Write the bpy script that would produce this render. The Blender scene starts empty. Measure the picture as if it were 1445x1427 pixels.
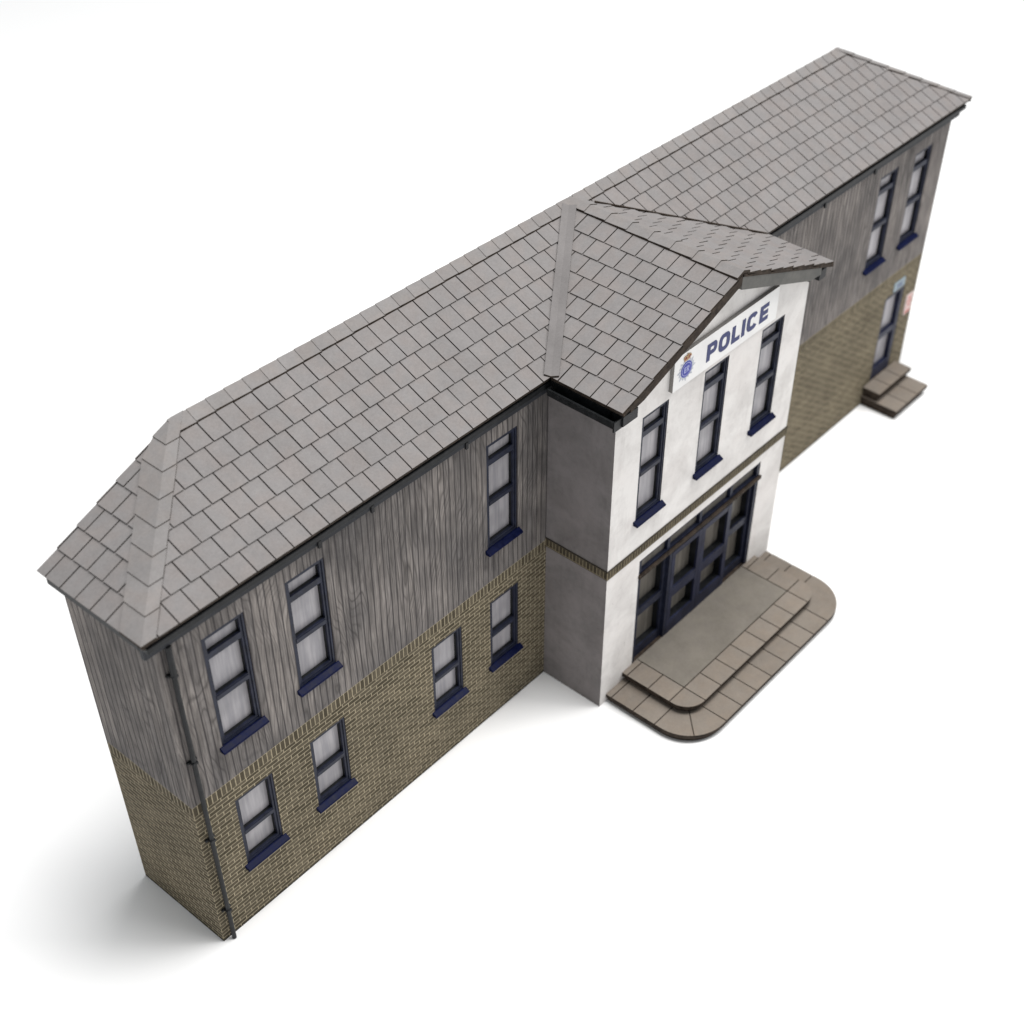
import bpy, math, random
from mathutils import Vector, Euler
random.seed(7)
S = 0.01            # everything below is written in centimetres of the real card model
scene = bpy.context.scene
COL = scene.collection

# ------------------------------------------------------------------ measured dimensions (cm)
X1, X2, L, PD, D = 10.032, 17.145, 27.14, 1.76, 2.5     # porch from X1 to X2, length, porch depth, body depth
ZB = 4.31                                               # top of the brickwork
EO, EX = 0.293, 0.358                                   # eave overhang front / ends
RZ, RY = 10.445, 2.46                                   # ridge
XR0, XR1, GX = 2.70, 24.58, 13.582
PX0, PX1, PY = 9.72, 17.455, -2.153                     # porch roof outline
ROOT_AT = Vector((13.57, 1.0, 0)) * S

# ------------------------------------------------------------------ mesh collector
class MB:
    def __init__(s): s.v=[]; s.f=[]; s.uv=[]; s.m=[]; s.t=[]
    def face(s, pts, uvs=None, m=0, tone=.5):
        i=len(s.v); s.v += [tuple(p) for p in pts]; s.f.append(list(range(i,i+len(pts))))
        s.uv.append(uvs if uvs else [(p[0]+p[1], p[2]) for p in pts]); s.m.append(m); s.t.append(tone)
    def box(s, x0,x1,y0,y1,z0,z1, m=0, tone=.5):
        p=[(x0,y0,z0),(x1,y0,z0),(x1,y1,z0),(x0,y1,z0),(x0,y0,z1),(x1,y0,z1),(x1,y1,z1),(x0,y1,z1)]
        for q in ((0,1,5,4),(1,2,6,5),(2,3,7,6),(3,0,4,7),(4,5,6,7),(3,2,1,0)): s.face([p[i] for i in q], m=m, tone=tone)
    def prism(s, top, bottom, mt=0, ms=0, mb=0, tone=.5):
        n=len(top); s.face(top,m=mt,tone=tone); s.face(bottom[::-1],m=mb,tone=tone)
        for i in range(n):
            j=(i+1)%n; s.face([bottom[i],bottom[j],top[j],top[i]],m=ms,tone=tone)
    def tube(s, a, b, r, n=14, m=0):
        a=Vector(a);b=Vector(b);d=(b-a).normalized();u=d.orthogonal().normalized();w=d.cross(u)
        ra=[a+(u*math.cos(t)+w*math.sin(t))*r for t in [2*math.pi*k/n for k in range(n)]]
        rb=[q+(b-a) for q in ra]; s.prism(rb,ra,m,m,m)
    def build(s, name, mats, parent=None, bevel=0, smooth=False):
        me=bpy.data.meshes.new(name); me.from_pydata([Vector(v)*S for v in s.v],[],s.f)
        ul=me.uv_layers.new(name='UVMap'); k=0
        for uv in s.uv:
            for q in uv: ul.data[k].uv=q; k+=1
        at=me.attributes.new('tone','FLOAT','FACE')
        for i,t in enumerate(s.t): at.data[i].value=t
        for mm in (mats if isinstance(mats,(list,tuple)) else [mats]): me.materials.append(mm)
        for i,p in enumerate(me.polygons): p.material_index=s.m[i]
        o=bpy.data.objects.new(name, me); COL.objects.link(o)
        if bevel:
            import bmesh
            b=bmesh.new(); b.from_mesh(me); bmesh.ops.remove_doubles(b,verts=b.verts,dist=1e-7); b.to_mesh(me); b.free()
            md=o.modifiers.new('bevel','BEVEL'); md.width=bevel*S; md.segments=2; md.limit_method='ANGLE'
        if smooth:
            for p in me.polygons: p.use_smooth=True
        put(o,parent); return o
def put(o,parent):
    if parent is None: return
    o.parent=parent
    if parent is ROOT: o.location=-ROOT_AT
def clip(poly, a, b, c):           # keep a*u+b*v<=c
    out=[]; n=len(poly)
    for i in range(n):
        p,q=poly[i],poly[(i+1)%n]; dp=a*p[0]+b*p[1]-c; dq=a*q[0]+b*q[1]-c
        if dp<=0: out.append(p)
        if dp*dq<0: t=dp/(dp-dq); out.append((p[0]+(q[0]-p[0])*t,p[1]+(q[1]-p[1])*t))
    return out
def clip_poly(poly, cell):         # cell: convex, CCW
    for i in range(len(cell)):
        p,q=cell[i],cell[(i+1)%len(cell)]; a,b=(q[1]-p[1]),-(q[0]-p[0]); poly=clip(poly,a,b,a*p[0]+b*p[1])
        if len(poly)<3: return []
    out=[]
    for p in poly:
        if not out or math.dist(p,out[-1])>1e-4: out.append(p)
    if len(out)>1 and math.dist(out[0],out[-1])<1e-4: out.pop()
    return out if len(out)>2 else []
def area(p): return .5*sum(p[i][0]*p[(i+1)%len(p)][1]-p[(i+1)%len(p)][0]*p[i][1] for i in range(len(p)))
def ccw(p): return p if area(p)>0 else p[::-1]

# ------------------------------------------------------------------ materials
class NT:
    def __init__(s,name):
        s.m=bpy.data.materials.new(name); s.m.use_nodes=True; s.n=s.m.node_tree.nodes; s.l=s.m.node_tree.links
        s.b=s.n['Principled BSDF']
    def node(s,t,**k):
        x=s.n.new(t)
        for a,v in k.items():
            if a.startswith('i_'): x.inputs[int(a[2:]) if a[2:].isdigit() else a[2:].replace('_',' ')].default_value=v
            else: setattr(x,a,v)
        return x
    def link(s,a,b): s.l.new(a,b)
    def math(s,op,a,b=None,c=None):
        x=s.n.new('ShaderNodeMath'); x.operation=op
        for i,v in enumerate((a,b,c)):
            if v is None: continue
            if isinstance(v,(int,float)): x.inputs[i].default_value=v
            else: s.link(v,x.inputs[i])
        return x.outputs[0]
    def mix(s,f,a,b,mode='MIX'):
        x=s.n.new('ShaderNodeMix'); x.data_type='RGBA'; x.blend_type=mode
        for i,v in ((0,f),(6,a),(7,b)):
            if isinstance(v,(int,float)): x.inputs[i].default_value=v
            elif isinstance(v,tuple): x.inputs[i].default_value=(*v,1) if len(v)==3 else v
            else: s.link(v,x.inputs[i])
        return x.outputs[2]
    def objco(s,sx=1,sy=1,sz=1):
        tc=s.n.new('ShaderNodeTexCoord'); mp=s.n.new('ShaderNodeMapping'); s.link(tc.outputs['Object'],mp.inputs[0])
        mp.inputs['Scale'].default_value=(sx/S,sy/S,sz/S); return mp.outputs[0]
    def uvco(s,sx=1,sy=1,ox=0,oy=0):
        tc=s.n.new('ShaderNodeTexCoord'); mp=s.n.new('ShaderNodeMapping'); s.link(tc.outputs['UV'],mp.inputs[0])
        mp.inputs['Scale'].default_value=(sx,sy,1); mp.inputs['Location'].default_value=(ox,oy,0); return mp.outputs[0]
    def noise(s,co,scale,detail=3,rough=.6,dist=0):
        x=s.n.new('ShaderNodeTexNoise'); s.link(co,x.inputs['Vector']); x.inputs['Scale'].default_value=scale
        x.inputs['Detail'].default_value=detail; x.inputs['Roughness'].default_value=rough; x.inputs['Distortion'].default_value=dist
        return x.outputs['Fac']
    def ramp(s,f,a,b,lo=0.,hi=1.):
        x=s.n.new('ShaderNodeMapRange'); s.link(f,x.inputs[0]); x.inputs[1].default_value=a; x.inputs[2].default_value=b
        x.inputs[3].default_value=lo; x.inputs[4].default_value=hi; return x.outputs[0]
    def bump(s,h,strength,dist):
        x=s.n.new('ShaderNodeBump'); s.link(h,x.inputs['Height']); x.inputs['Strength'].default_value=strength
        x.inputs['Distance'].default_value=dist*S; s.link(x.outputs[0],s.b.inputs['Normal'])
    def done(s,col,rough=.8,spec=.3):
        if isinstance(col,tuple): s.b.inputs['Base Color'].default_value=(*col,1)
        else: s.link(col,s.b.inputs['Base Color'])
        if isinstance(rough,(int,float)): s.b.inputs['Roughness'].default_value=rough
        else: s.link(rough,s.b.inputs['Roughness'])
        s.b.inputs['Specular IOR Level'].default_value=spec
        return s.m

def card(name, base, var=.10, tvar=.16, warm=(1.05,.99,.94), speck=.12):
    k=NT(name); co=k.objco()
    at=k.node('ShaderNodeAttribute',attribute_name='tone')
    n1=k.noise(co,.9,3,.6); n2=k.noise(co,22,3,.75); n3=k.noise(co,4.5,4,.7)
    v=k.math('ADD',k.ramp(n1,.3,.7,1-var,1+var),k.ramp(at.outputs['Fac'],0,1,-tvar/2,tvar/2))
    v=k.math('ADD',v,k.ramp(n2,.25,.75,-speck,speck)); v=k.math('ADD',v,k.ramp(n3,.3,.7,-.05,.05))
    cmb=k.node('ShaderNodeCombineColor'); [k.link(v,cmb.inputs[i]) for i in range(3)]
    tint=k.mix(k.ramp(k.noise(co,2.2,2),.4,.65),(1.,1.,1.),warm)
    c=k.mix(1.,tuple(base),cmb.outputs[0],'MULTIPLY'); c=k.mix(1.,c,tint,'MULTIPLY')
    k.bump(n2,.25,.01); return k.done(c,.85,.2)
M={}
M['roof']=card('grey_roof_card',(.201,.191,.189),.05,.06,(1.03,.995,.975),.10)
M['cap']=card('grey_cap_card',(.208,.198,.195),.05,.10,(1.03,.995,.97),.09)
M['valley']=card('valley_strip_card',(.175,.165,.163),.10,.02,(1.0,1.,1.),.08)
M['slab']=card('brown_slab_card',(.200,.174,.148),.08,.12,(1.03,1,.97),.09)
M['landing']=card('grey_landing_card',(.175,.158,.134),.12,.05,(1.0,1.,1.02),.09)
k=NT('burnt_card_edge'); M['burnt']=k.done(k.mix(k.ramp(k.noise(k.objco(),6,3),.35,.65),(.020,.014,.010),(.052,.038,.028)),.8,.2)
k=NT('barge_card'); M['barge']=k.done(k.mix(k.ramp(k.noise(k.objco(),3,4,.7),.3,.7),(.10,.10,.095),(.15,.145,.135)),.8,.2)
k=NT('black_gutter_paint'); M['gutter']=k.done(k.mix(k.ramp(k.noise(k.objco(),5,3),.4,.7),(.004,.005,.006),(.013,.014,.016)),.5,.25)
k=NT('fascia_paint'); M['fascia']=k.done(k.mix(k.ramp(k.noise(k.objco(1,1,1),2.5,4),.35,.7),(.018,.020,.025),(.034,.036,.042)),.6,.25)
k=NT('navy_frame_paint'); nn=k.noise(k.objco(),5,4); M['navy']=k.done(k.mix(k.ramp(nn,.35,.65),(.005,.007,.018),(.013,.017,.038)),.5,.28)
k=NT('navy_door_paint'); nn=k.noise(k.objco(),3,4); M['navydoor']=k.done(k.mix(k.ramp(nn,.35,.65),(.008,.010,.026),(.018,.022,.050)),.5,.25)
k=NT('navy_sill_paint'); nn=k.noise(k.objco(),9,4); M['sill']=k.done(k.mix(k.ramp(nn,.35,.7),(.001,.003,.024),(.003,.007,.044)),k.ramp(nn,.3,.7,.3,.5),.1)

def pane(name,c0,c1,rough):
    k=NT(name); co=k.objco(8,8,.5); n=k.noise(co,1.2,4,.65); b=k.noise(k.objco(),1.3,2)
    c=k.mix(k.ramp(n,.38,.62),c0,c1); c=k.mix(k.ramp(b,.38,.66,0,.45),c,tuple(x*.65 for x in c0))
    return k.done(c,rough,.25)
M['pane']=pane('frosted_window_film',(.30,.29,.31),(.42,.40,.415),.3)
M['panedark']=pane('painted_reflection_door_film',(.115,.105,.092),(.18,.165,.145),.28)  # brownish reflection in the entrance panes painted into the film colour

def brick_nodes(k, top, zs):
    tc=k.n.new('ShaderNodeTexCoord'); sep=k.n.new('ShaderNodeSeparateXYZ'); k.link(tc.outputs['UV'],sep.inputs[0])
    def bt(w,h,off,mort,oy):
        b=k.n.new('ShaderNodeTexBrick'); b.offset=off; b.offset_frequency=2; b.squash=1
        b.inputs['Scale'].default_value=1; b.inputs['Brick Width'].default_value=w; b.inputs['Row Height'].default_value=h
        b.inputs['Mortar Size'].default_value=mort; b.inputs['Mortar Smooth'].default_value=.25; b.inputs['Bias'].default_value=-.1
        k.link(k.uvco(1,1,0,oy),b.inputs['Vector'])
        b.inputs['Color1'].default_value=(0.066,.056,.039,1); b.inputs['Color2'].default_value=(.125,.108,.078,1)
        b.inputs['Mortar'].default_value=(.34,.30,.215,1); return b.outputs['Color']
    return sep, bt
def brick_mat():
    k=NT('printed_brick_paper'); sep,bt=brick_nodes(k,0,0)
    run=bt(.312,.107,.5,.0118,0); sol=bt(.112,.27,0,.0125,-(ZB-.27))
    f=k.math('GREATER_THAN',sep.outputs[1],ZB-.27); c=k.mix(f,run,sol)
    co=k.objco(); c=k.mix(1.,c,k.mix(k.ramp(k.noise(co,.55,4,.65),.3,.7),(.84,.82,.80),(1.2,1.16,1.12)),'MULTIPLY')
    c=k.mix(1.,c,k.mix(k.ramp(k.noise(co,14,3,.7),.3,.7),(.80,.80,.80),(1.2,1.2,1.18)),'MULTIPLY')
    c=k.mix(k.ramp(k.math('ADD',sep.outputs[1],k.math('MULTIPLY',k.noise(co,3,3),.05)),.045,.085,.85,0),c,(.018,.016,.014))
    return k.done(c,.85,.15)
M['brick']=brick_mat()
def band_mat():
    k=NT('printed_brick_band'); sep,bt=brick_nodes(k,0,0)
    c=bt(.098,.205,0,.0095,-4.155)
    tb=k.math('MAXIMUM',k.math('GREATER_THAN',sep.outputs[1],4.352),k.math('LESS_THAN',sep.outputs[1],4.148))
    c=k.mix(1.,c,(.72,.68,.62),'MULTIPLY'); c=k.mix(tb,c,(.05,.042,.03)); return k.done(c,.8,.2)
M['band']=band_mat()
def timber_mat():
    k=NT('printed_timber_paper'); tc=k.n.new('ShaderNodeTexCoord'); sep=k.n.new('ShaderNodeSeparateXYZ'); k.link(tc.outputs['UV'],sep.inputs[0])
    u=sep.outputs[0]; v=sep.outputs[1]
    warp=k.noise(k.uvco(1.1,.32),1.0,3,.55)
    wx=k.math('ADD',u,k.math('MULTIPLY',warp,.34))
    # boards
    bw=.157
    q=k.math('DIVIDE',k.math('ADD',u,k.math('MULTIPLY',k.noise(k.uvco(1.8,.3),1,2),.09)),bw)
    fr=k.math('FRACT',q); edge=k.math('MINIMUM',fr,k.math('SUBTRACT',1.,fr)); line=k.ramp(edge,.04,.15,1,0)
    cell=k.math('FLOOR',q); wn=k.n.new('ShaderNodeTexWhiteNoise'); wn.noise_dimensions='1D'; k.link(cell,wn.inputs['W'])
    # grain: stretched bands that bend round knots
    cv=k.n.new('ShaderNodeCombineXYZ'); k.link(k.math('MULTIPLY',wx,25.),cv.inputs[0]); k.link(k.math('MULTIPLY',v,.9),cv.inputs[1])
    g1=k.noise(cv.outputs[0],1.,3,.6,.6)
    wb=k.noise(k.uvco(.95,.27,3.1,.4),1.0,2,.5,.25)
    F=k.math('ADD',k.math('MULTIPLY',u,11.5),k.math('MULTIPLY',wb,20.))
    ring=k.math('FRACT',F)
    rl=k.ramp(k.math('MINIMUM',ring,k.math('SUBTRACT',1.,ring)),.0,.24,1,0)
    wr=k.n.new('ShaderNodeTexWhiteNoise'); wr.noise_dimensions='1D'; k.link(k.math('FLOOR',k.math('ADD',F,.5)),wr.inputs['W'])
    rl=k.math('MULTIPLY',rl,k.ramp(wr.outputs[0],0,1,.35,1.))
    big=k.noise(k.uvco(.55,.42),1.,4,.6,.3)
    cv2=k.n.new('ShaderNodeCombineXYZ'); k.link(k.math('MULTIPLY',u,5.5),cv2.inputs[0]); k.link(k.math('MULTIPLY',v,1.3),cv2.inputs[1])
    blot=k.noise(cv2.outputs[0],1.,3,.55,.2)
    c=k.mix(k.ramp(g1,.32,.68),(.112,.103,.099),(.232,.216,.207))
    c=k.mix(k.ramp(big,.38,.68),c,(.285,.268,.255)) if False else k.mix(1.,c,k.mix(k.ramp(big,.32,.70),(.66,.66,.67),(1.48,1.44,1.40)),'MULTIPLY')
    c=k.mix(1.,c,k.mix(k.ramp(blot,.35,.72),(.86,.86,.86),(1.26,1.26,1.25)),'MULTIPLY')
    c=k.mix(1.,c,k.mix(wn.outputs[0],(.88,.88,.89),(1.10,1.09,1.08)),'MULTIPLY')
    c=k.mix(k.math('MULTIPLY',rl,.66),c,(.045,.040,.038))
    c=k.mix(k.math('MULTIPLY',line,.82),c,(.038,.034,.036))
    # darker, cooler towards the foot of the boards
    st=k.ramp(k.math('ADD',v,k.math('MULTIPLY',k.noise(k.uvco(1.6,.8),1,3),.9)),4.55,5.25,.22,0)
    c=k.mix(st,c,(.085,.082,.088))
    return k.done(c,.8,.2)
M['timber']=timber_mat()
def render_mat(name,base,dirt,amt):
    k=NT(name); co=k.objco()
    a=k.noise(co,.9,5,.65,.4); b=k.noise(co,5,5,.75); s=k.noise(k.objco(3,3,.35),1.0,4,.6)
    sp=k.ramp(k.noise(co,11,2,.5),.70,.76,0,.35)
    f=k.math('MULTIPLY',k.ramp(a,.42,.75),amt); f=k.math('ADD',f,k.math('MULTIPLY',k.ramp(b,.5,.8),amt*.45))
    f=k.math('ADD',f,k.math('MULTIPLY',k.ramp(s,.55,.8),amt*.5)); f=k.math('ADD',f,k.math('MULTIPLY',sp,k.ramp(a,.45,.6)))
    f=k.math('MINIMUM',f,1.)
    c=k.mix(f,base,dirt); c=k.mix(k.ramp(k.noise(co,.6,2),.45,.7,0,.35),c,tuple(x*y for x,y in zip(base,(1.,.965,.955))))
    return k.done(c,.85,.15)
M['white']=render_mat('white_render_paper',(.79,.765,.745),(.40,.37,.355),.5)
M['shadedrender']=render_mat('shaded_render_paper',(.225,.207,.206),(.115,.107,.105),.8)  # white render darkened: shade on the porch's left side painted into the colour
k=NT('sign_white_paper'); M['signwhite']=k.done(k.mix(k.ramp(k.noise(k.objco(),1.5,3),.4,.7),(.86,.85,.84),(.80,.79,.785)),.6,.3)
k=NT('navy_sign_ink'); M['ink']=k.done((.022,.032,.13),.5,.3)
k=NT('crest_silver_ink'); M['silver']=k.done((.42,.44,.50),.5,.3)
k=NT('crest_blue_ink'); M['blue']=k.done((.04,.05,.33),.5,.3)
k=NT('crest_pale_ink'); M['pale']=k.done((.42,.44,.68),.5,.3)
k=NT('crest_gold_ink'); M['gold']=k.done((.42,.26,.12),.5,.3)
k=NT('crest_crimson_ink'); M['crimson']=k.done((.20,.03,.03),.5,.3)
k=NT('plaque_blue_paper'); M['plaque']=k.done((.30,.37,.41),.6,.3)
k=NT('notice_pink_paper'); M['notice']=k.done((.68,.58,.56),.6,.3)
k=NT('notice_red_ink'); M['red']=k.done((.50,.16,.13),.6,.3)
k=NT('plain_back_card'); M['back']=k.done((.25,.24,.23),.9,.1)
k=NT('white_table_paper'); M['table']=k.done((.91,.91,.91),.9,.05)

# ------------------------------------------------------------------ table (setting)
mb=MB(); mb.face([(-160,-160,0),(190,-160,0),(190,190,0),(-160,190,0)]); t=mb.build('tabletop',M['table'])
t['kind']='structure'; t['label']='plain white tabletop under the model building'

# ------------------------------------------------------------------ root
ROOT=bpy.data.objects.new('model_police_station',None); COL.objects.link(ROOT); ROOT.location=ROOT_AT
ROOT['label']='card model of a police station with grey tiled roof and white gabled entrance'
ROOT['category']='model building'

# ------------------------------------------------------------------ walls
T=.13
def panel(mb, a0,a1,z0,z1, y, holes, axis='x', m=0, sgn=1, mr=None):
    """sheet in the plane axis-z with rectangular holes and reveals going inwards"""
    xs=sorted({a0,a1,*[h[0] for h in holes],*[h[1] for h in holes]}); zs=sorted({z0,z1,*[h[2] for h in holes],*[h[3] for h in holes]})
    xs=[x for x in xs if a0<=x<=a1]; zs=[z for z in zs if z0<=z<=z1]
    P=(lambda a,d,z:(a,y+d,z)) if axis=='x' else (lambda a,d,z:(y+d,a,z))
    def hole(xa,za): return any(h[0]<xa<h[1] and h[2]<za<h[3] for h in holes)
    for i in range(len(xs)-1):
        for j in range(len(zs)-1):
            xm,zm=(xs[i]+xs[i+1])/2,(zs[j]+zs[j+1])/2
            if hole(xm,zm): continue
            q=[(xs[i],zs[j]),(xs[i+1],zs[j]),(xs[i+1],zs[j+1]),(xs[i],zs[j+1])]
            mb.face([P(a,0,z) for a,z in q],[(a,z) for a,z in q],m)
    for h in holes:
        za,zb=max(h[2],z0),min(h[3],z1); d=T*sgn
        if za>=zb: continue
        mr_=m if mr is None else mr
        mb.face([P(h[0],0,za),P(h[0],d,za),P(h[0],d,zb),P(h[0],0,zb)],m=mr_); mb.face([P(h[1],0,za),P(h[1],d,za),P(h[1],d,zb),P(h[1],0,zb)],m=mr_)
        if za==h[2]: mb.face([P(h[0],0,za),P(h[1],0,za),P(h[1],d,za),P(h[0],d,za)],m=mr_)
        if zb==h[3]: mb.face([P(h[0],0,zb),P(h[1],0,zb),P(h[1],d,zb),P(h[0],d,zb)],m=mr_)
WW=.937
UT,UB,LT,LB=8.037,5.195,3.675,1.607
upper=[.893,2.779,8.103]; upperR=[23.487,25.327]; lower=[.907,2.822,6.286,8.142]; porchw=[10.944,13.146,15.344]
RD=(25.25,26.36,.66,3.55)
hu=lambda xs:[(x,x+WW,UB,UT) for x in xs]
hl=[(x,x+WW,LB,LT) for x in lower]
WT=8.97
for side,(xa,xb,end) in enumerate(((0,X1,0),(X2,L,L))):
    mb=MB(); panel(mb,xa,xb,0,ZB,0,hl if side==0 else [RD],mr=1)
    panel(mb,0,D,0,ZB,end,[],'y'); mb.build('brick_wall',[M['brick'],M['burnt']],ROOT)
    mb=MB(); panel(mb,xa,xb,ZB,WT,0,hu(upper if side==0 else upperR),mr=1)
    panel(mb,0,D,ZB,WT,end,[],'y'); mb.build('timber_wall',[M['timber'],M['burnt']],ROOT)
mb=MB(); mb.box(.02,L-.02,D-.1,D,0,WT); mb.face([(-.2,D-.05,WT),(L+.2,D-.05,WT),(XR1,D-.05,RZ-.15),(XR0,D-.05,RZ-.15)])
mb.build('back_panel',M['back'],ROOT)
# porch
DO=(11.24,16.13,.523,3.87)
mb=MB(); PF=-PD
panel(mb,X1,X2,0,8.6,PF,[(x,x+.907,5.175,8.044) for x in porchw]+[DO],mr=1)
zr=lambda x: RZ-.374*abs(x-GX)-.11
g=[(X1,8.6),(X2,8.6),(X2,zr(X2)),(GX,zr(GX)),(X1,zr(X1))]; mb.face([(a,PF,z) for a,z in g],[(a,z) for a,z in g])
mb.build('rendered_wall',[M['white'],M['burnt']],ROOT)
mb=MB(); panel(mb,PF,0,0,zr(X1),X1,[],'y'); o=mb.build('rendered_wall',M['shadedrender'],ROOT); o['label']='side wall of the porch, its shade painted into the grey'
mb=MB(); panel(mb,PF,0,0,zr(X2),X2,[],'y'); mb.build('rendered_wall',M['white'],ROOT)
mb=MB(); e=.025; z0,z1=4.13,4.375
mb.box(X1-e,X2+e,PF-e,PF+.01,z0,z1); mb.box(X1-e,X1+.01,PF,-.001,z0,z1); mb.box(X2-.01,X2+e,PF,-.001,z0,z1)
mb.build('brick_band',M['band'],ROOT)

# ------------------------------------------------------------------ roof
def tiled(mb, O,U,V,poly,rows,tw,off=0, gap=.025, lift=.031, th=.055, jit=.002):
    """courses of separate card tiles on the plane O+u*U+v*V, clipped to poly"""
    O=Vector(O);U=Vector(U).normalized();V=Vector(V).normalized();N=U.cross(V).normalized()
    if N.z<0: N=-N
    poly=ccw(poly); us=[p[0] for p in poly]; u0,u1=min(us),max(us)
    for r in range(len(rows)-1):
        va,vb=rows[r],rows[r+1]; j0=math.floor((u0-off)/tw)-1; n=int((u1-u0)/tw)+4
        for j in range(j0,j0+n):
            a=off+j*tw+(tw/2 if r%2 else 0)+random.uniform(-jit,jit); b=a+tw
            cell=[(a+gap/2,va),(b-gap/2,va),(b-gap/2,vb+.03),(a+gap/2,vb+.03)]
            q=clip_poly(poly,cell)
            if not q or abs(area(q))<.002: continue
            l=lift+random.uniform(-.004,.004)
            h=lambda v:l*(1-(v-va)/(vb-va))
            top=[O+U*p[0]+V*p[1]+N*h(p[1]) for p in q]; bot=[O+U*p[0]+V*p[1]+N*(h(p[1])-th) for p in q]
            if (top[1]-top[0]).cross(top[2]-top[1]).dot(N)<0: top,bot=top[::-1],bot[::-1]
            mb.prism(top,bot,0,1,1,random.random())
def under(mb,pts,th=.075,drop=.03):
    pts=[Vector(p) for p in pts]; n=(pts[1]-pts[0]).cross(pts[2]-pts[1]).normalized()
    if n.z<0: pts=pts[::-1]; n=-n
    mb.prism([p-n*drop for p in pts],[p-n*(drop+th) for p in pts],1,1,1)
mb=MB()
slope=math.hypot(RY+EO,RZ-9); Um=(1,0,0); Vm=(0,RY+EO,RZ-9)
C0=Vector((-EX,-EO,9)); sv=slope
rows=[i*.475 for i in range(7)]+[slope]
uL=[(0,0),(PX0+EX,0),(GX+EX,sv),(XR0+EX,sv)]
tiled(mb,C0,Um,Vm,uL,rows,.4135,off=3.22-.0)
under(mb,[C0+Vector((u,0,0))+Vector(Vm).normalized()*v for u,v in uL])
uR=[(PX1+EX,0),(L+2*EX,0),(XR1+EX,sv),(GX+EX,sv)]
tiled(mb,C0,Um,Vm,uR,rows,.4135,off=18.65-17.3)
under(mb,[C0+Vector((u,0,0))+Vector(Vm).normalized()*v for u,v in uR])
# left and right hip ends
for s,(xe,xr) in enumerate(((-EX,XR0),(L+EX,XR1))):
    V=(xr-xe,0,RZ-9); sl=math.hypot(xr-xe,RZ-9)
    O=Vector((xe,-EO,9)); pl=[(0,0),(RY+EO,0),(RY+EO,sl)]
    tiled(mb,O,(0,1,0),V,pl,[i*.498 for i in range(7)]+[sl],.405,off=.09)
    under(mb,[O,O+Vector((0,RY+EO,0)),Vector((xr,RY,RZ))])
main=mb.build('roof',[M['roof'],M['burnt']],ROOT)
# porch roof
mb=MB()
sp=math.hypot(GX-PX0,RZ-9)
prow=[i*(sp-.215)/8 for i in range(9)]+[sp]
for s,(xe) in enumerate((PX0,PX1)):
    V=(GX-xe,0,RZ-9); O=Vector((xe,PY,9)); pl=[(0,0),(-PY-EO,0),(-PY+RY,sp),(0,sp)]
    if s: sp2=math.hypot(GX-PX1,RZ-9); pl=[(0,0),(-PY-EO,0),(-PY+RY,sp2),(0,sp2)]; pr=[i*(sp2-.215)/8 for i in range(9)]+[sp2]
    else: pr=prow
    tiled(mb,O,(0,1,0),V,pl,pr,.415,off=.0,lift=.034 if s else .024)
    under(mb,[O+Vector((0,u,0))+Vector(V).normalized()*v for u,v in pl],th=.06)
porch=mb.build('porch_roof',[M['roof'],M['burnt']],ROOT)

def caps(name,a,b,n1,n2,w1,w2,count,parent,lift=.05,start_low=True,mat='cap',step=.022):
    """folded card caps along the line a-b; n1,n2: unit directions down each slope, w: widths"""
    a=Vector(a);b=Vector(b);d=(b-a)/count;mb=MB();up=Vector((0,0,1)); dn=d.normalized()
    for i in range(count):
        p=a+d*i; q=a+d*(i+1)+dn*.03; j=random.uniform(-.008,.008)
        hp=up*lift; hq=up*(lift-step)
        tone=random.random()
        for n,w,fl in ((Vector(n1),w1,0),(Vector(n2),w2,1)):
            if w<=0: continue
            w=w+j
            top=[p+hp,p+n*w+hp,q+n*w+hq,q+hq]
            top=[Vector((v.x,min(v.y,RY+.01),v.z)) for v in top]
            if (top[1]-top[0]).cross(top[2]-top[1]).z<0: top=top[::-1]
            bot=[v-up*.06 for v in top]
            mb.prism(top,bot,0,1,1,tone)
    return mb.build(name,[M[mat],M['burnt']],parent)
fr=Vector((0,-1,-(RZ-9)/(RY+EO))).normalized()
caps('ridge_cap',(XR0-.05,RY,RZ),(GX-.05,RY,RZ),fr,fr,.285,0,26,main,lift=.052,step=.014)
caps('ridge_cap',(GX+.05,RY,RZ),(XR1+.02,RY,RZ),fr,fr,.285,0,27,main,lift=.052,step=.014)
def perp_in_slope(line, nrm, toward):
    v=Vector(line).normalized().cross(Vector(nrm)).normalized()
    return v if v.dot(Vector(toward))>0 else -v
nm=Vector((0,-(RZ-9),RY+EO)).normalized(); nl=Vector((-(RZ-9),0,XR0+EX)).normalized(); nr=Vector((RZ-9,0,L+EX-XR1)).normalized()
a=Vector((-EX,-EO,9)); b=Vector((XR0,RY,RZ))
caps('hip_cap',a-(b-a)*.006,b,(1,0,0),(0,1,0),.30,.55,8,main,lift=.062)
a=Vector((L+EX,-EO,9)); b=Vector((XR1,RY,RZ))
caps('hip_cap',a,b,(-1,0,0),(0,1,0),.16,.5,8,main,lift=.062)
pl_=Vector((-1,0,-(RZ-9)/(GX-PX0))).normalized(); pr_=Vector((1,0,-(RZ-9)/(PX1-GX))).normalized()
caps('ridge_cap',(GX,PY,RZ),(GX,RY,RZ),pl_,pr_,.235,.25,8,porch,lift=.062)
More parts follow.
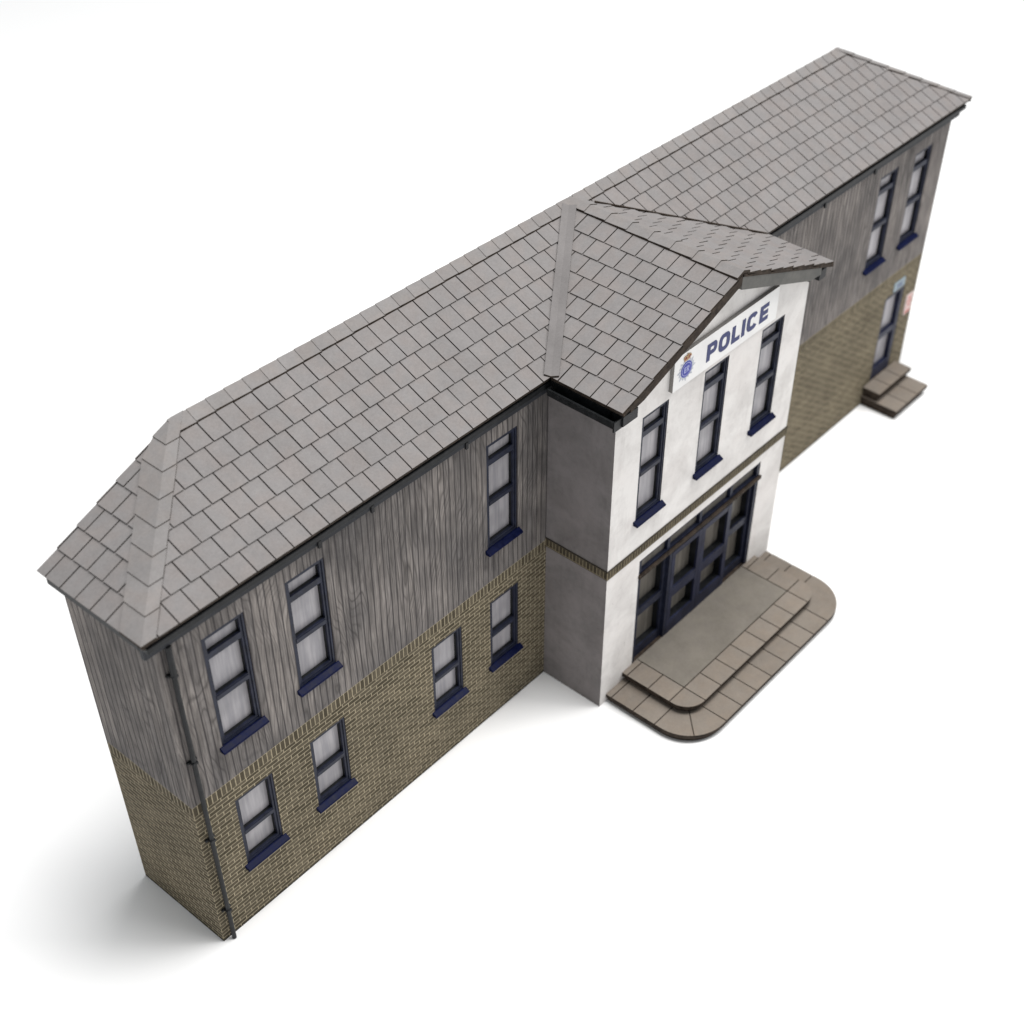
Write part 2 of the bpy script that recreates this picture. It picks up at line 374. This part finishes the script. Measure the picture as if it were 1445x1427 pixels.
# valley strip
mb=MB(); a=Vector((PX0-.03,-EO-.03,9)); b=Vector((GX,RY,RZ)); up=Vector((0,0,.062))
n2=Vector((-(RZ-9),0,GX-PX0)).normalized()
e1=perp_in_slope(b-a,nm,(-1,1,0)); e2=perp_in_slope(b-a,n2,(1,-1,0))
for e,w in ((e1,.15),(e2,.17)):
    q0=[a+up,b-(b-a).normalized()*.3+up,b-(b-a).normalized()*.3+e*w+up,a+e*w+up]
    if (q0[1]-q0[0]).cross(q0[2]-q0[1]).z<0:q0=q0[::-1]
    mb.prism(q0,[v-Vector((0,0,.03)) for v in q0],0,1,1)
mb.build('valley_strip',[M['valley'],M['burnt']],main)
mb=MB(); q=[(GX+.42,2.10),(PX1+.02,-EO-.02),(PX1-.02,-EO-.06),(GX+.36,2.06)]
k_=(RZ-9)/(PX1-GX); zp=lambda x:RZ-k_*(x-GX)
mb.prism([(x,y,zp(x)+.058) for x,y in q][::-1],[(x,y,zp(x)-.04) for x,y in q][::-1],0,0,0); mb.build('valley_edge',M['burnt'],porch)
# barge boards of the porch gable
for s in (0,1):
    mb=MB(); sg=-1 if s==0 else 1; k_=(RZ-9)/abs((PX0 if s==0 else PX1)-GX); h=.20 if s==0 else .32
    xe=GX+sg*(3.34 if s else 3.60)
    zt=lambda x:RZ-.085-k_*abs(x-GX)
    y0,y1=(PY+.01,PY+.10)
    pts=[(GX,zt(GX)),(xe,zt(xe)),(xe,zt(xe)-h*.6),(xe-sg*.42,max(zt(xe-sg*.42)-h,8.60)),(GX,zt(GX)-h)]
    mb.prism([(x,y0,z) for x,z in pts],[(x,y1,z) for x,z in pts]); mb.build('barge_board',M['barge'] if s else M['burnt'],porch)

# ------------------------------------------------------------------ fascia, gutters
def fascia(x0,x1):
    mb=MB(); mb.box(x0,x1,-.12,-.003,8.50,8.78,0); mb.box(x0,x1,-.26,-.12,8.74,8.86,1)
    return mb.build('gutter',[M['fascia'],M['gutter']],ROOT,bevel=.012)
g1=fascia(-.26,X1-.003); g2=fascia(X2+.003,L+.2)
for gx_,p in ((3.55,g1),(4.86,g1),(7.4,g1),(18.1,g2),(20.4,g2),(22.8,g2)):
    mb=MB(); mb.box(gx_-.035,gx_+.035,-.16,-.115,8.46,8.62); mb.build('bracket',M['gutter'],p)
mb=MB(); mb.box(-.26,-.003,.0,2.44,8.66,8.90,0); mb.build('gutter',M['gutter'],ROOT,bevel=.012)
mb=MB(); mb.box(L+.003,L+.2,-.003,2.44,8.66,8.90,0); mb.build('gutter',M['gutter'],ROOT,bevel=.012)
# open trough along the porch's left eave
mb=MB(); prof=[(X1-.004,8.50),(9.74,8.50),(9.63,8.60),(9.60,8.78),(9.645,8.78),(9.69,8.63),(9.76,8.57),(X1-.004,8.57)]
ya,yb=-2.0,-.29
n=len(prof)
for i in range(n):
    p,q=prof[i],prof[(i+1)%n]; mb.face([(p[0],ya,p[1]),(q[0],ya,q[1]),(q[0],yb,q[1]),(p[0],yb,p[1])])
mb.face([(p[0],ya,p[1]) for p in prof]); mb.box(9.62,9.95,-2.02,-1.985,8.53,8.77)
mb.box(9.80,X1-.004,-1.75,-.13,8.575,8.93)
mb.box(9.86,X1+.30,-2.06,-1.765,8.56,8.80)
mb.build('gutter',M['gutter'],ROOT)
mb=MB(); mb.box(X2+.004,17.42,-2.0,-.13,8.60,8.84); mb.box(X2-.22,X2+.02,-1.88,-1.765,8.62,8.86); mb.build('gutter',M['gutter'],ROOT)

# ------------------------------------------------------------------ windows
def window(x,w,zt,zb,y,transom=True):
    mb=MB(); d=.155; f=y+.012; f2=y+.035; dd=y+d; a,b=x+.002,x+w-.002
    mid=zt-1.49 if transom else zt-1.02; mid2=mid-.15
    o=.048
    zt_=zt-.002; zb_=zb+.002
    for q in ((a,a+o,f,dd,zb_,zt_),(b-o,b,f,dd,zb_,zt_),(a+o,b-o,f,dd,zt_-o,zt_),(a+o,b-o,f,dd,zb_,zb_+.14)): mb.box(*q)
    inner=[(a+o,a+.1,zb_+.14,zt_-o),(b-.1,b-o,zb_+.14,zt_-o),(a+.1,b-.1,zt_-.1,zt_-o),(a+.1,b-.1,zb_+.14,zb_+.2),(a+.1,b-.1,mid2,mid)]
    if transom: inner.append((a+.1,b-.1,zt-.58,zt-.44))
    for xa,xb,za,zc in inner: mb.box(xa,xb,f2,f2+.045,za,zc); mb.box(xa-.002 if xa>a+.2 else xa,xb,f2+.045,dd,za+.002,zc-.002,1)
    # thin inner sash line on the rails
    mb.box(a+.1,b-.1,f2-.012,f2,mid2+.03,mid-.03)
    win=mb.build('window',[M['navy'],M['gutter']],ROOT)
    mb=MB(); mb.face([(a,dd-.012,zb_),(b,dd-.012,zb_),(b,dd-.012,zt_),(a,dd-.012,zt_)]); mb.build('pane',M['pane'],win)
    mb=MB(); pts=[(y+.012,zb+.10),(y-.02,zb+.095),(y-.118,zb+.038),(y-.13,zb+.02),(y-.125,zb-.012),(y-.001,zb-.012),(y-.001,zb-.0)]
    x0,x1=x-.075,x+w+.065
    mb.prism([(x0,p,z) for p,z in pts],[(x1,p,z) for p,z in pts]); mb.build('sill',M['sill'],win,bevel=.01)
for x in upper+upperR: window(x,WW,UT,UB,0)
for x in lower: window(x,WW,LT,LB,0,False)
for x in porchw: window(x,.907,8.044,5.175,PF)

# ------------------------------------------------------------------ entrance
def framed(mb,x0,x1,z0,z1,y0,y1,st,rails,m=0):
    for ya,yb,mm,e in ((y0,y0+.06,0,0),(y0+.06,y1,1,.003)):
        mb.box(x0,x0+st-e,ya,yb,z0,z1,mm); mb.box(x1-st+e,x1,ya,yb,z0,z1,mm)
        for a,b in rails: mb.box(x0+st-e,x1-st+e,ya+(.004 if mm==0 else 0),yb,a+e,b-e,mm)
x0,x1,z0,z1=DO; x0+=.003;x1-=.003;z0+=.002;z1-=.003
yf=PF+.09
mb=MB()
mb.box(x0,x0+.10,PF+.012,PF+.34,z0,z1); mb.box(x1-.10,x1,PF+.012,PF+.34,z0,z1)
mb.box(x0+.1,x1-.1,PF+.03,PF+.34,z1-.07,z1)
mb.box(x0+.1,x1-.1,PF+.02,PF+.34,3.25,3.46)
for xm in (12.42,13.68,14.95): mb.box(xm-.05,xm+.05,PF+.03,PF+.34,3.46,z1-.07)
framed(mb,x0+.1,12.46,z0,3.25,yf,PF+.30,.10,[(z0,.80),(1.90,2.12),(3.17,3.25)])
framed(mb,15.03,x1-.1,z0,3.25,yf,PF+.30,.10,[(z0,.80),(1.95,2.17),(3.17,3.25)])
mb.box(12.46,12.56,PF-.005,PF+.32,z0,3.25); mb.box(15.0,15.03,PF-.005,PF+.32,z0,3.25)
ent=mb.build('entrance_frame',[M['navy'],M['gutter']],ROOT)
mb=MB()
for a,b in ((x0+.1,12.46),(15.03,x1-.1)): mb.face([(a,PF+.29,z0),(b,PF+.29,z0),(b,PF+.29,3.25),(a,PF+.29,3.25)])
mb.face([(x0+.1,PF+.12,3.46),(x1-.1,PF+.12,3.46),(x1-.1,PF+.12,z1),(x0+.1,PF+.12,z1)])
mb.build('pane',M['panedark'],ent)
mb=MB(); mb.box(x0-.02,x1+.06,PF-.055,PF+.019,3.33,3.43); mb.build('ledge',M['burnt'],ent,bevel=.02)
for a,b in ((12.565,13.775),(13.785,14.995)):
    mb=MB(); framed(mb,a,b,z0+.01,3.245,PF-.012,PF+.24,.135,[(z0+.01,.92),(1.72,2.02),(3.09,3.245)])
    dr=mb.build('door',[M['navydoor'],M['gutter']],ROOT)
    mb=MB(); mb.face([(a+.02,PF+.225,z0+.1),(b-.02,PF+.225,z0+.1),(b-.02,PF+.225,3.2),(a+.02,PF+.225,3.2)]); mb.build('pane',M['panedark'],dr)

# side door on the right wing
a,b,za,zb=RD; a+=.003;b-=.003;zb-=.003;za+=.002
mb=MB(); mb.box(a,a+.07,.01,.16,za,zb); mb.box(b-.16,b,.01,.16,za,zb); mb.box(a+.07,b-.16,.01,.16,zb-.09,zb)
mb.box(a+.07,b-.16,.02,.16,2.08,2.28); mb.box(a+.07,b-.16,.02,.16,za,1.05)
dr=mb.build('door',[M['navydoor'],M['gutter']],ROOT)
mb=MB(); mb.face([(a,.15,za),(b,.15,za),(b,.15,zb),(a,.15,zb)]); mb.build('pane',M['pane'],dr)

# ------------------------------------------------------------------ steps
def rounded(x0,x1,y0,yb,r,n=14):       # y0 front, yb back
    pts=[(x0,yb)]
    for k in range(n+1):
        t=math.pi+ (math.pi/2)*k/n; pts.append((x0+r+r*math.cos(t), y0+r+r*math.sin(t)))
    for k in range(n+1):
        t=1.5*math.pi+(math.pi/2)*k/n; pts.append((x1-r+r*math.cos(t), y0+r+r*math.sin(t)))
    pts.append((x1,yb)); return ccw(pts)
def grow(q,g):                          # shrink a convex cell by g
    cx=sum(p[0] for p in q)/len(q); cy=sum(p[1] for p in q)/len(q); out=q
    return out
def slabs(mb,outline,cells,z,th=.05,gap=.026,lift=.0,skip=None):
    for m_,cell in cells:
        cell=ccw(cell); c=[]
        q=outline
        n=len(cell); ok=True
        for i in range(n):
            p,r=cell[i],cell[(i+1)%n]; a,b=(r[1]-p[1]),-(r[0]-p[0]); l=math.hypot(a,b); a/=l;b/=l
            q=clip(q,a,b,a*p[0]+b*p[1]-gap/2)
            if len(q)<3: ok=False;break
        if not ok: continue
        qq=[]
        for p in q:
            if not qq or math.dist(p,qq[-1])>1e-4: qq.append(p)
        if len(qq)<3 or abs(area(qq))<.003: continue
        mb.prism([(x,y,z) for x,y in qq],[(x,y,z-th) for x,y in qq],m_,2,2,random.random())
xs=[11.46+.6371*i for i in range(8)]
steps=bpy.data.objects.new('entrance_steps',None); COL.objects.link(steps); put(steps,ROOT)
yW=PF-.002
# lower step
lo=rounded(10.26,17.12,-4.44,yW,1.05); up_=rounded(10.87,16.50,-3.80,yW,.55)
B=9; cl=[]
for i in range(7): cl.append((0,[(xs[i],-4.6),(xs[i+1],-4.6),(xs[i+1],-3.0),(xs[i],-3.0)]))
for sx in (0,1):
    xa,xb=(10.1,11.46) if sx==0 else (15.92,17.3)
    ys=[-3.22,-2.58,-1.93,-1.6]
    for j in range(3): cl.append((0,[(xa,ys[j]),(xb,ys[j]),(xb,ys[j+1]),(xa,ys[j+1])]))
    if sx==0: cl += [(0,[(10,-3.22),(11.50,-3.22),(10,-4.72)]),(0,[(11.46,-3.26),(11.46,-4.72),(10.0,-4.72)])]
    else: cl.append((0,[(15.92,-4.7),(17.4,-4.7),(17.4,-3.22),(15.92,-3.22)]))
mb=MB(); slabs(mb,lo,cl,.262)
mb.prism([(x,y,.228) for x,y in lo],[(x,y,.15) for x,y in lo],2,2,2)
inn=rounded(10.34,17.04,-4.36,yW,.97); mb.prism([(x,y,.15) for x,y in inn],[(x,y,.001) for x,y in inn],2,2,2)
o=mb.build('step',[M['slab'],M['landing'],M['burnt']],steps)
# upper step
cl=[(1,[(11.46,-3.18),(15.92,-3.18),(15.92,-1.6),(11.46,-1.6)])]
for i in range(7): cl.append((0,[(xs[i],-4.0),(xs[i+1],-4.0),(xs[i+1],-3.18),(xs[i],-3.18)]))
for xa,xb in ((10.7,11.46),(15.92,16.7)):
    for ya,yb in ((-4,-3.18),(-3.18,-2.55),(-2.55,-1.91),(-1.91,-1.6)): cl.append((0,[(xa,ya),(xb,ya),(xb,yb),(xa,yb)]))
mb=MB(); slabs(mb,up_,cl,.521)
mb.prism([(x,y,.487) for x,y in up_],[(x,y,.41) for x,y in up_],2,2,2)
inn=rounded(10.97,16.40,-3.70,yW,.46); mb.prism([(x,y,.41) for x,y in inn],[(x,y,.263) for x,y in inn],2,2,2)
mb.build('step',[M['slab'],M['landing'],M['burnt']],steps)
# side steps
ss=bpy.data.objects.new('side_steps',None); COL.objects.link(ss); put(ss,ROOT)
for (z,yb,ya) in ((.33,-1.235,-.002),(.66,-.585,-.002)):
    a,b=24.88,26.78; ol=[(a,yb),(b,yb),(b,ya),(a,ya)]; w=(b-a)/3
    mb=MB(); slabs(mb,ol,[(0,[(a+w*i-.1*(i==0),yb-.1),(a+w*(i+1)+.1*(i==2),yb-.1),(a+w*(i+1)+.1*(i==2),.1),(a+w*i-.1*(i==0),.1)]) for i in range(3)],z)
    mb.prism([(x,y,z-.034) for x,y in ol],[(x,y,z-.12) for x,y in ol],1,1,1)
    il=[(a+.07,yb+.09),(b-.07,yb+.09),(b-.07,ya),(a+.07,ya)]; mb.prism([(x,y,z-.12) for x,y in il],[(x,y,z-.329) for x,y in il],1,1,1)
    mb.build('step',[M['slab'],M['burnt'],M['burnt']],ss)

# ------------------------------------------------------------------ downpipe
mb=MB(); px=.20; mb.tube((px,-.09,8.52),(px,-.09,.02),.046); mb.tube((px,-.10,8.5),(px,-.10,7.75),.06)
dp=mb.build('downpipe',M['gutter'],ROOT,smooth=False)
for z in (7.78,5.52,3.26,.98):
    mb=MB(); mb.box(px-.11,px+.11,-.05,-.004,z-.03,z+.03); mb.box(px-.06,px+.06,-.15,-.03,z-.025,z+.025); mb.build('bracket',M['gutter'],dp,bevel=.01)

# ------------------------------------------------------------------ sign
sx0,sx1,sz0,sz1=11.80,15.67,8.25,9.085; sy=PF-.10
mb=MB(); 
pts=[(sx0,sz0),(sx1,sz0),(sx1,sz1),(sx0,sz1)]
mb.prism([(x,sy,z) for x,z in pts],[(x,PF-.003,z) for x,z in pts],0,1,1)
sign=mb.build('sign',[M['signwhite'],M['back']],ROOT)
def flat(mb,poly,y,m=0,th=.008):
    poly=ccw(poly); mb.prism([(x,y-th,z) for x,z in poly],[(x,y,z) for x,z in poly],m,m,m)
def ring(mb,outer,inner,y,m=0,a0=0,a1=None):
    n=len(outer); rng=range(n if a1 is None else n-1)
    for i in rng:
        j=(i+1)%n; flat(mb,[outer[i],outer[j],inner[j],inner[i]],y,m)
def sup(cx,cz,rx,rz,e,n=40,t0=0,t1=2*math.pi,closed=True):
    out=[]
    for k in range(n if closed else n+1):
        t=t0+(t1-t0)*k/n; c,s_=math.cos(t),math.sin(t)
        out.append((cx+rx*math.copysign(abs(c)**e,c), cz+rz*math.copysign(abs(s_)**e,s_)))
    return out
zl,zh=8.430,8.862; H=zh-zl; sw=.122; sh=.101; ys=sy-.0005
def R(x0,x1,z0,z1): return [(x0,z0),(x1,z0),(x1,z1),(x0,z1)]
def letter(fn):
    mb=MB(); fn(mb); mb.build('letter',M['ink'],sign)
def fP(mb):
    x=12.965; flat(mb,R(x,x+sw,zl,zh),ys); w=.365
    flat(mb,R(x+sw,x+w-.13,zh-sh,zh),ys); flat(mb,R(x+sw,x+w-.13,zl+.14,zl+.14+sh),ys)
    c=(x+w-.13,(zh+zl+.14)/2); ro=(zh-zl-.14)/2; o_=sup(*c,.13,ro,.75,14,-math.pi/2,math.pi/2,False); i_=sup(*c,.018,ro-sh,.75,14,-math.pi/2,math.pi/2,False)
    ring(mb,o_,i_,ys,0,0,1)
def fO(mb):
    c=(13.605,(zl+zh)/2); ring(mb,sup(*c,.205,H/2+.006,.68),sup(*c,.205-sw,H/2-sh,.68),ys)
def fL(mb): flat(mb,R(13.885,13.885+sw,zl,zh),ys); flat(mb,R(13.885+sw,14.195,zl,zl+sh),ys)
def fI(mb): flat(mb,R(14.262,14.262+sw,zl,zh),ys)
def fC(mb):
    c=(14.655,(zl+zh)/2); o_=sup(*c,.20,H/2+.006,.68,34,math.radians(31),math.radians(329),False); i_=sup(*c,.20-sw,H/2-sh,.68,34,math.radians(31),math.radians(329),False)
    ring(mb,o_,i_,ys,0,0,1)
def fE(mb):
    x=14.955; flat(mb,R(x,x+sw,zl,zh),ys)
    for z in (zl,(zl+zh-sh)/2,zh-sh): flat(mb,R(x+sw,x+.335-(.02 if zl<z<zh-sh-.01 else 0),z,z+sh),ys)
for f in (fP,fO,fL,fI,fC,fE): letter(f)
# crest: eight pointed silver star, blue roundel, crown
mb=MB(); cx,cz=12.235,8.645
star=[]
for k in range(32):
    t=2*math.pi*k/32+math.pi/2; r=(1.,.74,.86,.74)[k%4]; star.append((cx+.325*r*math.cos(t)*1.0,cz+.325*r*math.sin(t)*.93))
y_=ys
for k in range(32): 
    p,q=star[k],star[(k+1)%32]; flat(mb,[(cx,cz),p,q],y_,0 if k%2 else 6,.004)
def disc(r,m,dy,n=36): flat(mb,[(cx+r*math.cos(2*math.pi*k/n),cz+r*math.sin(2*math.pi*k/n)) for k in range(n)],y_-dy,m,.003)
disc(.195,1,.004); disc(.160,2,.007); disc(.146,1,.010); 
def st(x0,x1,z0,z1,m=2,dy=.013): flat(mb,R(x0,x1,z0,z1),y_-dy,m,.002)
# monogram E R
st(cx-.085,cx-.062,cz-.07,cz+.07); [st(cx-.062,cx-.012,cz+d-.011,cz+d+.011) for d in (-.059,0,.059)]
st(cx+.008,cx+.031,cz-.07,cz+.07); st(cx+.031,cx+.07,cz+.048,cz+.07); st(cx+.031,cx+.07,cz-.008,cz+.013); st(cx+.062,cx+.084,cz+.006,cz+.055)
flat(mb,[(cx+.036,cz-.008),(cx+.058,cz-.008),(cx+.092,cz-.07),(cx+.068,cz-.07)],y_-.013,2,.002)
# crown
c0=cz+.245
flat(mb,R(cx-.105,cx+.105,c0-.02,c0+.018),y_-.005,3,.004)
flat(mb,[(cx-.10,c0+.018),(cx+.10,c0+.018),(cx+.135,c0+.085),(cx+.085,c0+.125),(cx,c0+.10),(cx-.085,c0+.125),(cx-.135,c0+.085)][:3]+[(cx,c0+.10),(cx-.135,c0+.085)],y_-.005,4,.003)
for s_ in (-1,1):
    o_=sup(cx+s_*.065,c0+.055,.068,.062,1,14,math.radians(-20),math.radians(200),False); i_=sup(cx+s_*.065,c0+.055,.042,.038,1,14,math.radians(-20),math.radians(200),False); ring(mb,o_,i_,y_-.008,3,0,1)
st(cx-.014,cx+.014,c0+.018,c0+.15,3,.010); st(cx-.03,cx+.03,c0+.125,c0+.14,3,.010)
k=NT('crest_star_shade_ink'); sh_=k.done((.56,.58,.63),.5,.3)
mb.build('crest',[M['silver'],M['blue'],M['pale'],M['gold'],M['crimson'],M['ink'],sh_],sign)

# small signs by the side door
mb=MB(); mb.box(25.62,26.24,-.03,-.003,3.62,3.90,0)
for (a,b,z) in ((25.72,26.14,3.82),(25.80,26.06,3.755),(25.72,26.14,3.69)): mb.box(a,b,-.034,-.030,z-.014,z+.014,1)
mb.build('name_plaque',[M['plaque'],M['ink']],ROOT)
mb=MB(); mb.box(26.62,27.02,-.03,-.003,2.38,3.05,0); mb.box(26.65,26.99,-.034,-.03,2.41,2.50,1)
o_=sup(26.82,2.80,.13,.13,1,24); i_=sup(26.82,2.80,.09,.09,1,24); ring(mb,o_,i_,-.030,1)
mb.box(26.74,26.90,-.034,-.030,2.785,2.815,1); mb.box(26.68,26.96,-.034,-.030,2.965,3.0,1); mb.box(26.66,26.98,-.034,-.03,2.60,2.63,1)
mb.build('notice_board',[M['notice'],M['red']],ROOT)

# ------------------------------------------------------------------ camera
cam=bpy.data.cameras.new('camera'); co=bpy.data.objects.new('camera',cam); COL.objects.link(co); scene.camera=co
co.location=Vector((-8.7515,-15.5779,25.7195))*S; co.rotation_euler=Euler((.8272,-.0377,-.8906),'XYZ')
cam.sensor_fit='HORIZONTAL'; cam.sensor_width=36; cam.lens=36*2037.415/1445
cam.shift_x=(722.5-839.9968)/1445; cam.shift_y=(810.0947-713.5)/1445
cam.clip_start=.01; cam.clip_end=20
cam.dof.use_dof=True; cam.dof.focus_distance=.288; cam.dof.aperture_fstop=26

# ------------------------------------------------------------------ light
w=bpy.data.worlds.new('World'); scene.world=w; w.use_nodes=True
bg=w.node_tree.nodes['Background']; bg.inputs[0].default_value=(.95,.98,1.0,1); bg.inputs[1].default_value=WORLD=.42
def area_light(name,loc,target,size,power,color=(1,1,1)):
    l=bpy.data.lights.new(name,'AREA'); l.shape='SQUARE'; l.size=size*S; l.energy=power; l.color=color
    o=bpy.data.objects.new(name,l); COL.objects.link(o); o.location=Vector(loc)*S
    o.rotation_euler=(Vector(target)-Vector(loc)).to_track_quat('-Z','Y').to_euler(); return o
area_light('studio_softbox',(44,-34,68),(14,0,3),26,2.3,(1,.985,.965))
area_light('overhead_softbox',(15,-6,86),(11,0,3),30,7.1,(1,.99,.98))
scene.render.engine='CYCLES'
vs=scene.view_settings; vs.view_transform='Standard'; vs.look='None'; vs.exposure=0; vs.gamma=1
